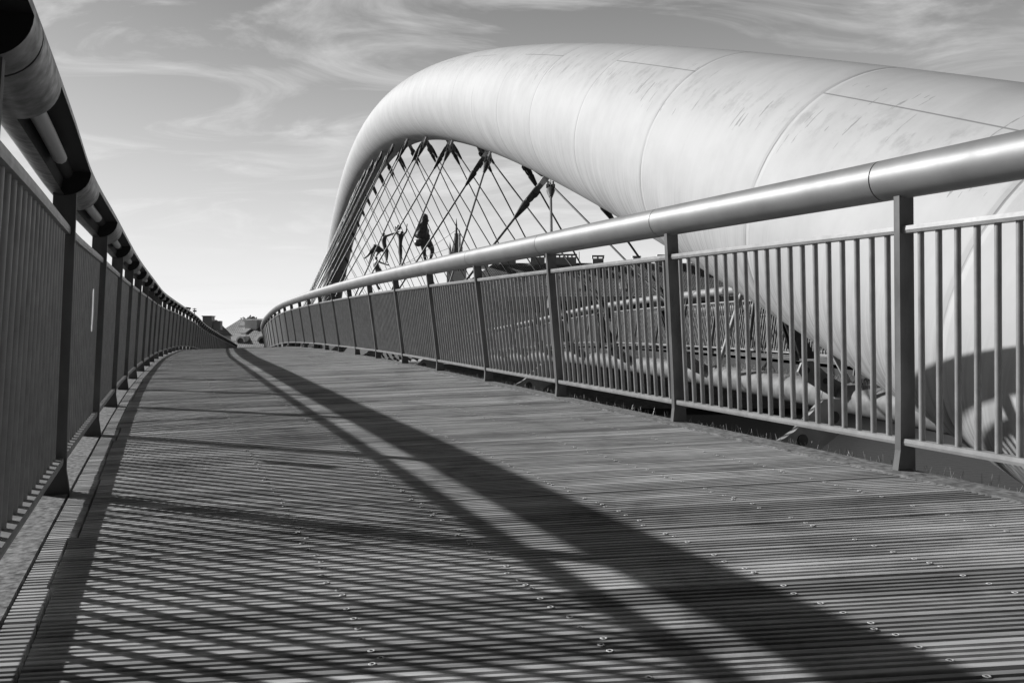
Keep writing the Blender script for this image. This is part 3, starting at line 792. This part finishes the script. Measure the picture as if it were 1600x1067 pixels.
def figure(label, Y, J, chains, mt=None, name='statue'):
    """J: name -> (qx, qy, dy, r); chains: lists of joint names; one continuous body"""
    names = list(J); V = [ZQ(J[k], Y, J[k][2]) for k in names]; rad = [J[k][3] for k in names]
    E = []
    for c in chains:
        for a, b in zip(c[:-1], c[1:]): E.append((names.index(a), names.index(b)))
    o = skin(name, V, E, rad, mt or M['bronze'], None)
    return tag(o, label, 'statue', None)
YC = 39.0
figure('bronze acrobat standing bolt upright on a wire with one arm stretched to the right', YC,
  dict(hip=(322, 585, 0, .13), waist=(308, 545, 0, .105), chest=(300, 480, 0, .15), neck=(298, 448, 0, .05), head0=(295, 428, 0, .075), head=(293, 408, -.02, .10),
       rs=(325, 452, -.05, .06), re=(390, 428, -.05, .045), rw=(450, 408, -.05, .033), rf=(492, 394, -.05, .03),
       ls=(276, 462, .1, .06), le=(282, 520, .15, .045), lw=(305, 560, .15, .033),
       k1=(346, 665, -.08, .07), th1=(338, 620, -.07, .095), a1=(338, 750, -.06, .04), f1=(352, 762, -.16, .035), th2=(322, 628, .08, .095), k2=(332, 685, .08, .07), a2=(330, 752, .08, .04), f2=(318, 764, 0, .03)),
  [['hip', 'waist', 'chest', 'neck', 'head0', 'head'], ['chest', 'rs', 're', 'rw', 'rf'], ['chest', 'ls', 'le', 'lw'], ['hip', 'th1', 'k1', 'a1', 'f1'], ['hip', 'th2', 'k2', 'a2', 'f2']])
YB = 34.0
figure('slender bronze acrobat standing on a wire with both arms raised overhead', YB,
  dict(hip=(495, 570, 0, .115), waist=(500, 520, 0, .08), chest=(503, 460, 0, .115), neck=(512, 425, 0, .04), head0=(518, 408, 0, .06), head=(524, 388, 0, .085),
       rs=(530, 438, 0, .045), re=(574, 395, -.05, .033), rw=(576, 340, -.05, .024), rf=(584, 300, -.05, .024),
       ls=(482, 432, 0, .045), le=(448, 400, .05, .033), lw=(442, 355, .05, .024), lf=(436, 325, .05, .022),
       th1=(490, 620, .05, .08), k1=(496, 680, .05, .055), a1=(495, 765, .05, .033), f1=(485, 790, 0, .03), th2=(505, 620, -.05, .08), k2=(508, 680, -.05, .055), a2=(506, 762, -.04, .033), f2=(512, 788, -.1, .03)),
  [['hip', 'waist', 'chest', 'neck', 'head0', 'head'], ['chest', 'rs', 're', 'rw', 'rf'], ['chest', 'ls', 'le', 'lw', 'lf'], ['hip', 'th1', 'k1', 'a1', 'f1'], ['hip', 'th2', 'k2', 'a2', 'f2']])
# small ball above
m = MB(); c = ZQ((478, 343), YB); m.tube([c+Vector((0, 0, -.11)), c+Vector((0, 0, -.09)), c+Vector((0, 0, -.05)), c, c+Vector((0, 0, .05)), c+Vector((0, 0, .09)), c+Vector((0, 0, .11))], [.02, .06, .095, .11, .095, .06, .02], 14)
tag(m.build('ball', M['bronze']), 'small dark ball between the raised hands of the slender acrobat', 'ball')
YD = 41.
figure('bronze acrobat doubled over with one leg stretched back to the left', YD,
  dict(hip=(180, 590, 0, .15), waist=(205, 600, 0, .12), chest=(250, 612, 0, .14), neck=(292, 618, 0, .055), head0=(305, 622, 0, .07), head=(318, 628, 0, .095),
       up=(192, 560, .05, .10), sh=(225, 562, .1, .06), el=(262, 588, .12, .045), ha=(290, 605, .12, .035),
       t1=(150, 632, -.05, .09), k1=(120, 675, -.05, .06), a1=(85, 705, -.05, .04), f1=(62, 716, -.05, .03),
       t2=(165, 650, .08, .09), k2=(145, 710, .08, .06), a2=(118, 770, .08, .04), f2=(128, 800, .02, .03),
       aa=(240, 650, -.1, .05), ab=(215, 690, -.1, .035)),
  [['hip', 'waist', 'chest', 'neck', 'head0', 'head'], ['hip', 'up', 'sh', 'el', 'ha'], ['hip', 't1', 'k1', 'a1', 'f1'], ['hip', 't2', 'k2', 'a2', 'f2'], ['chest', 'aa', 'ab']])
figure('bronze acrobat seated on a wire kicking one leg out to the right', 40.,
  dict(hip=(228, 835, 0, .15), waist=(212, 800, 0, .12), chest=(208, 755, 0, .14), neck=(210, 722, 0, .055), head0=(212, 706, 0, .07), head=(213, 690, 0, .095),
       rs=(232, 745, -.1, .055), re=(280, 768, -.12, .042), rw=(330, 785, -.12, .034), rf=(372, 797, -.12, .03),
       ls=(188, 752, .1, .055), le=(182, 800, .1, .042), lw=(200, 840, .1, .034),
       t1=(262, 862, -.08, .095), k1=(200, 930, -.08, .07), a1=(230, 1040, -.08, .05), f1=(262, 1085, -.1, .06),
       t2=(225, 880, .1, .09), k2=(180, 950, .1, .065), a2=(190, 1020, .1, .04)),
  [['hip', 'waist', 'chest', 'neck', 'head0', 'head'], ['chest', 'rs', 're', 'rw', 'rf'], ['chest', 'ls', 'le', 'lw'], ['hip', 't1', 'k1', 'a1', 'f1'], ['hip', 't2', 'k2', 'a2']])
# cloaked figure: body, cloak, bag
YA = 28.
fa = figure('hooded bronze figure in a folded cloak with a round bag at its hip', YA,
  dict(hip=(800, 490, 0, .17), waist=(780, 440, 0, .17), chest=(775, 350, 0, .17), neck=(800, 290, 0, .07), head0=(812, 268, 0, .08), head=(818, 240, 0, .10),
       t1=(775, 560, -.1, .11), k1=(785, 630, -.1, .075), a1=(798, 730, -.1, .05), f1=(825, 748, -.12, .035), t2=(855, 555, .1, .12), k2=(880, 610, .1, .085), a2=(855, 705, .1, .055), f2=(835, 738, .08, .04)),
  [['hip', 'waist', 'chest', 'neck', 'head0', 'head'], ['hip', 't1', 'k1', 'a1', 'f1'], ['hip', 't2', 'k2', 'a2', 'f2']])
fa.matrix_world
def cloak(rows, Y, name, mt, folds=11, amp=.03):
    m = MB(); n = 40; vs = []
    for (xl_, xr_, q, dp) in rows:
        cl_ = ZQ((xl_, q), Y); cr_ = ZQ((xr_, q), Y); c = (cl_+cr_)/2; a = (cr_-cl_).length/2
        for k in range(n):
            t = 2*math.pi*k/n; w = 1+amp*math.sin(folds*t+q*.05)+amp*.6*math.sin(5*t-q*.08)
            vs.append(c+Vector((math.cos(t)*a*w, math.sin(t)*dp*w, .015*math.sin(3*t+q*.1))))
    K = len(rows)
    m.add(vs, [(i*n+k, (i+1)*n+k, (i+1)*n+(k+1) % n, i*n+(k+1) % n) for i in range(K-1) for k in range(n)]+[tuple(range(n)), tuple(range(K*n-1, (K-1)*n-1, -1))], 0, True)
    return m.build(name, mt, fa)
cloak([(782, 800, 182, .03), (766, 822, 196, .09), (756, 832, 222, .12), (745, 828, 250, .12), (735, 812, 278, .11), (722, 805, 292, .13), (694, 822, 318, .2), (690, 826, 340, .22), (672, 838, 372, .25), (676, 836, 395, .25), (664, 842, 422, .27), (668, 854, 450, .27), (700, 850, 470, .24), (745, 846, 486, .18)], YA, 'cloak', M['bronze'], 7, .07)
c = ZQ((718, 532), YA, -.12); m = MB()
rr = .15; m.tube([c+Vector((0, 0, rr*math.sin(a_)*.85)) for a_ in np.linspace(-1.5, 1.5, 11)], [rr*math.cos(a_) for a_ in np.linspace(-1.5, 1.5, 11)], 20)
m.build('bag', M['bronze_pale'], fa)
# wires that carry the figures
for (a, Ya, b, Yb, lab) in (((-300, 1010), 47, (1080, 590), 25, 'thin carrying wire running under the feet of the bronze acrobats'),
                       ((300, 900), 40, (1150, 385), 24, 'thin upper wire rising to the right past the hooded bronze figure')):
    m = MB(); A, B = ZQ(a, Ya), ZQ(b, Yb); pts = [A.lerp(B, t)+Vector((0, 0, -.5*4*t*(1-t)*.2)) for t in np.linspace(0, 1, 10)]
    m.tube(pts, .008, 5); tag(m.build('wire', M['cable']), lab, 'wire')
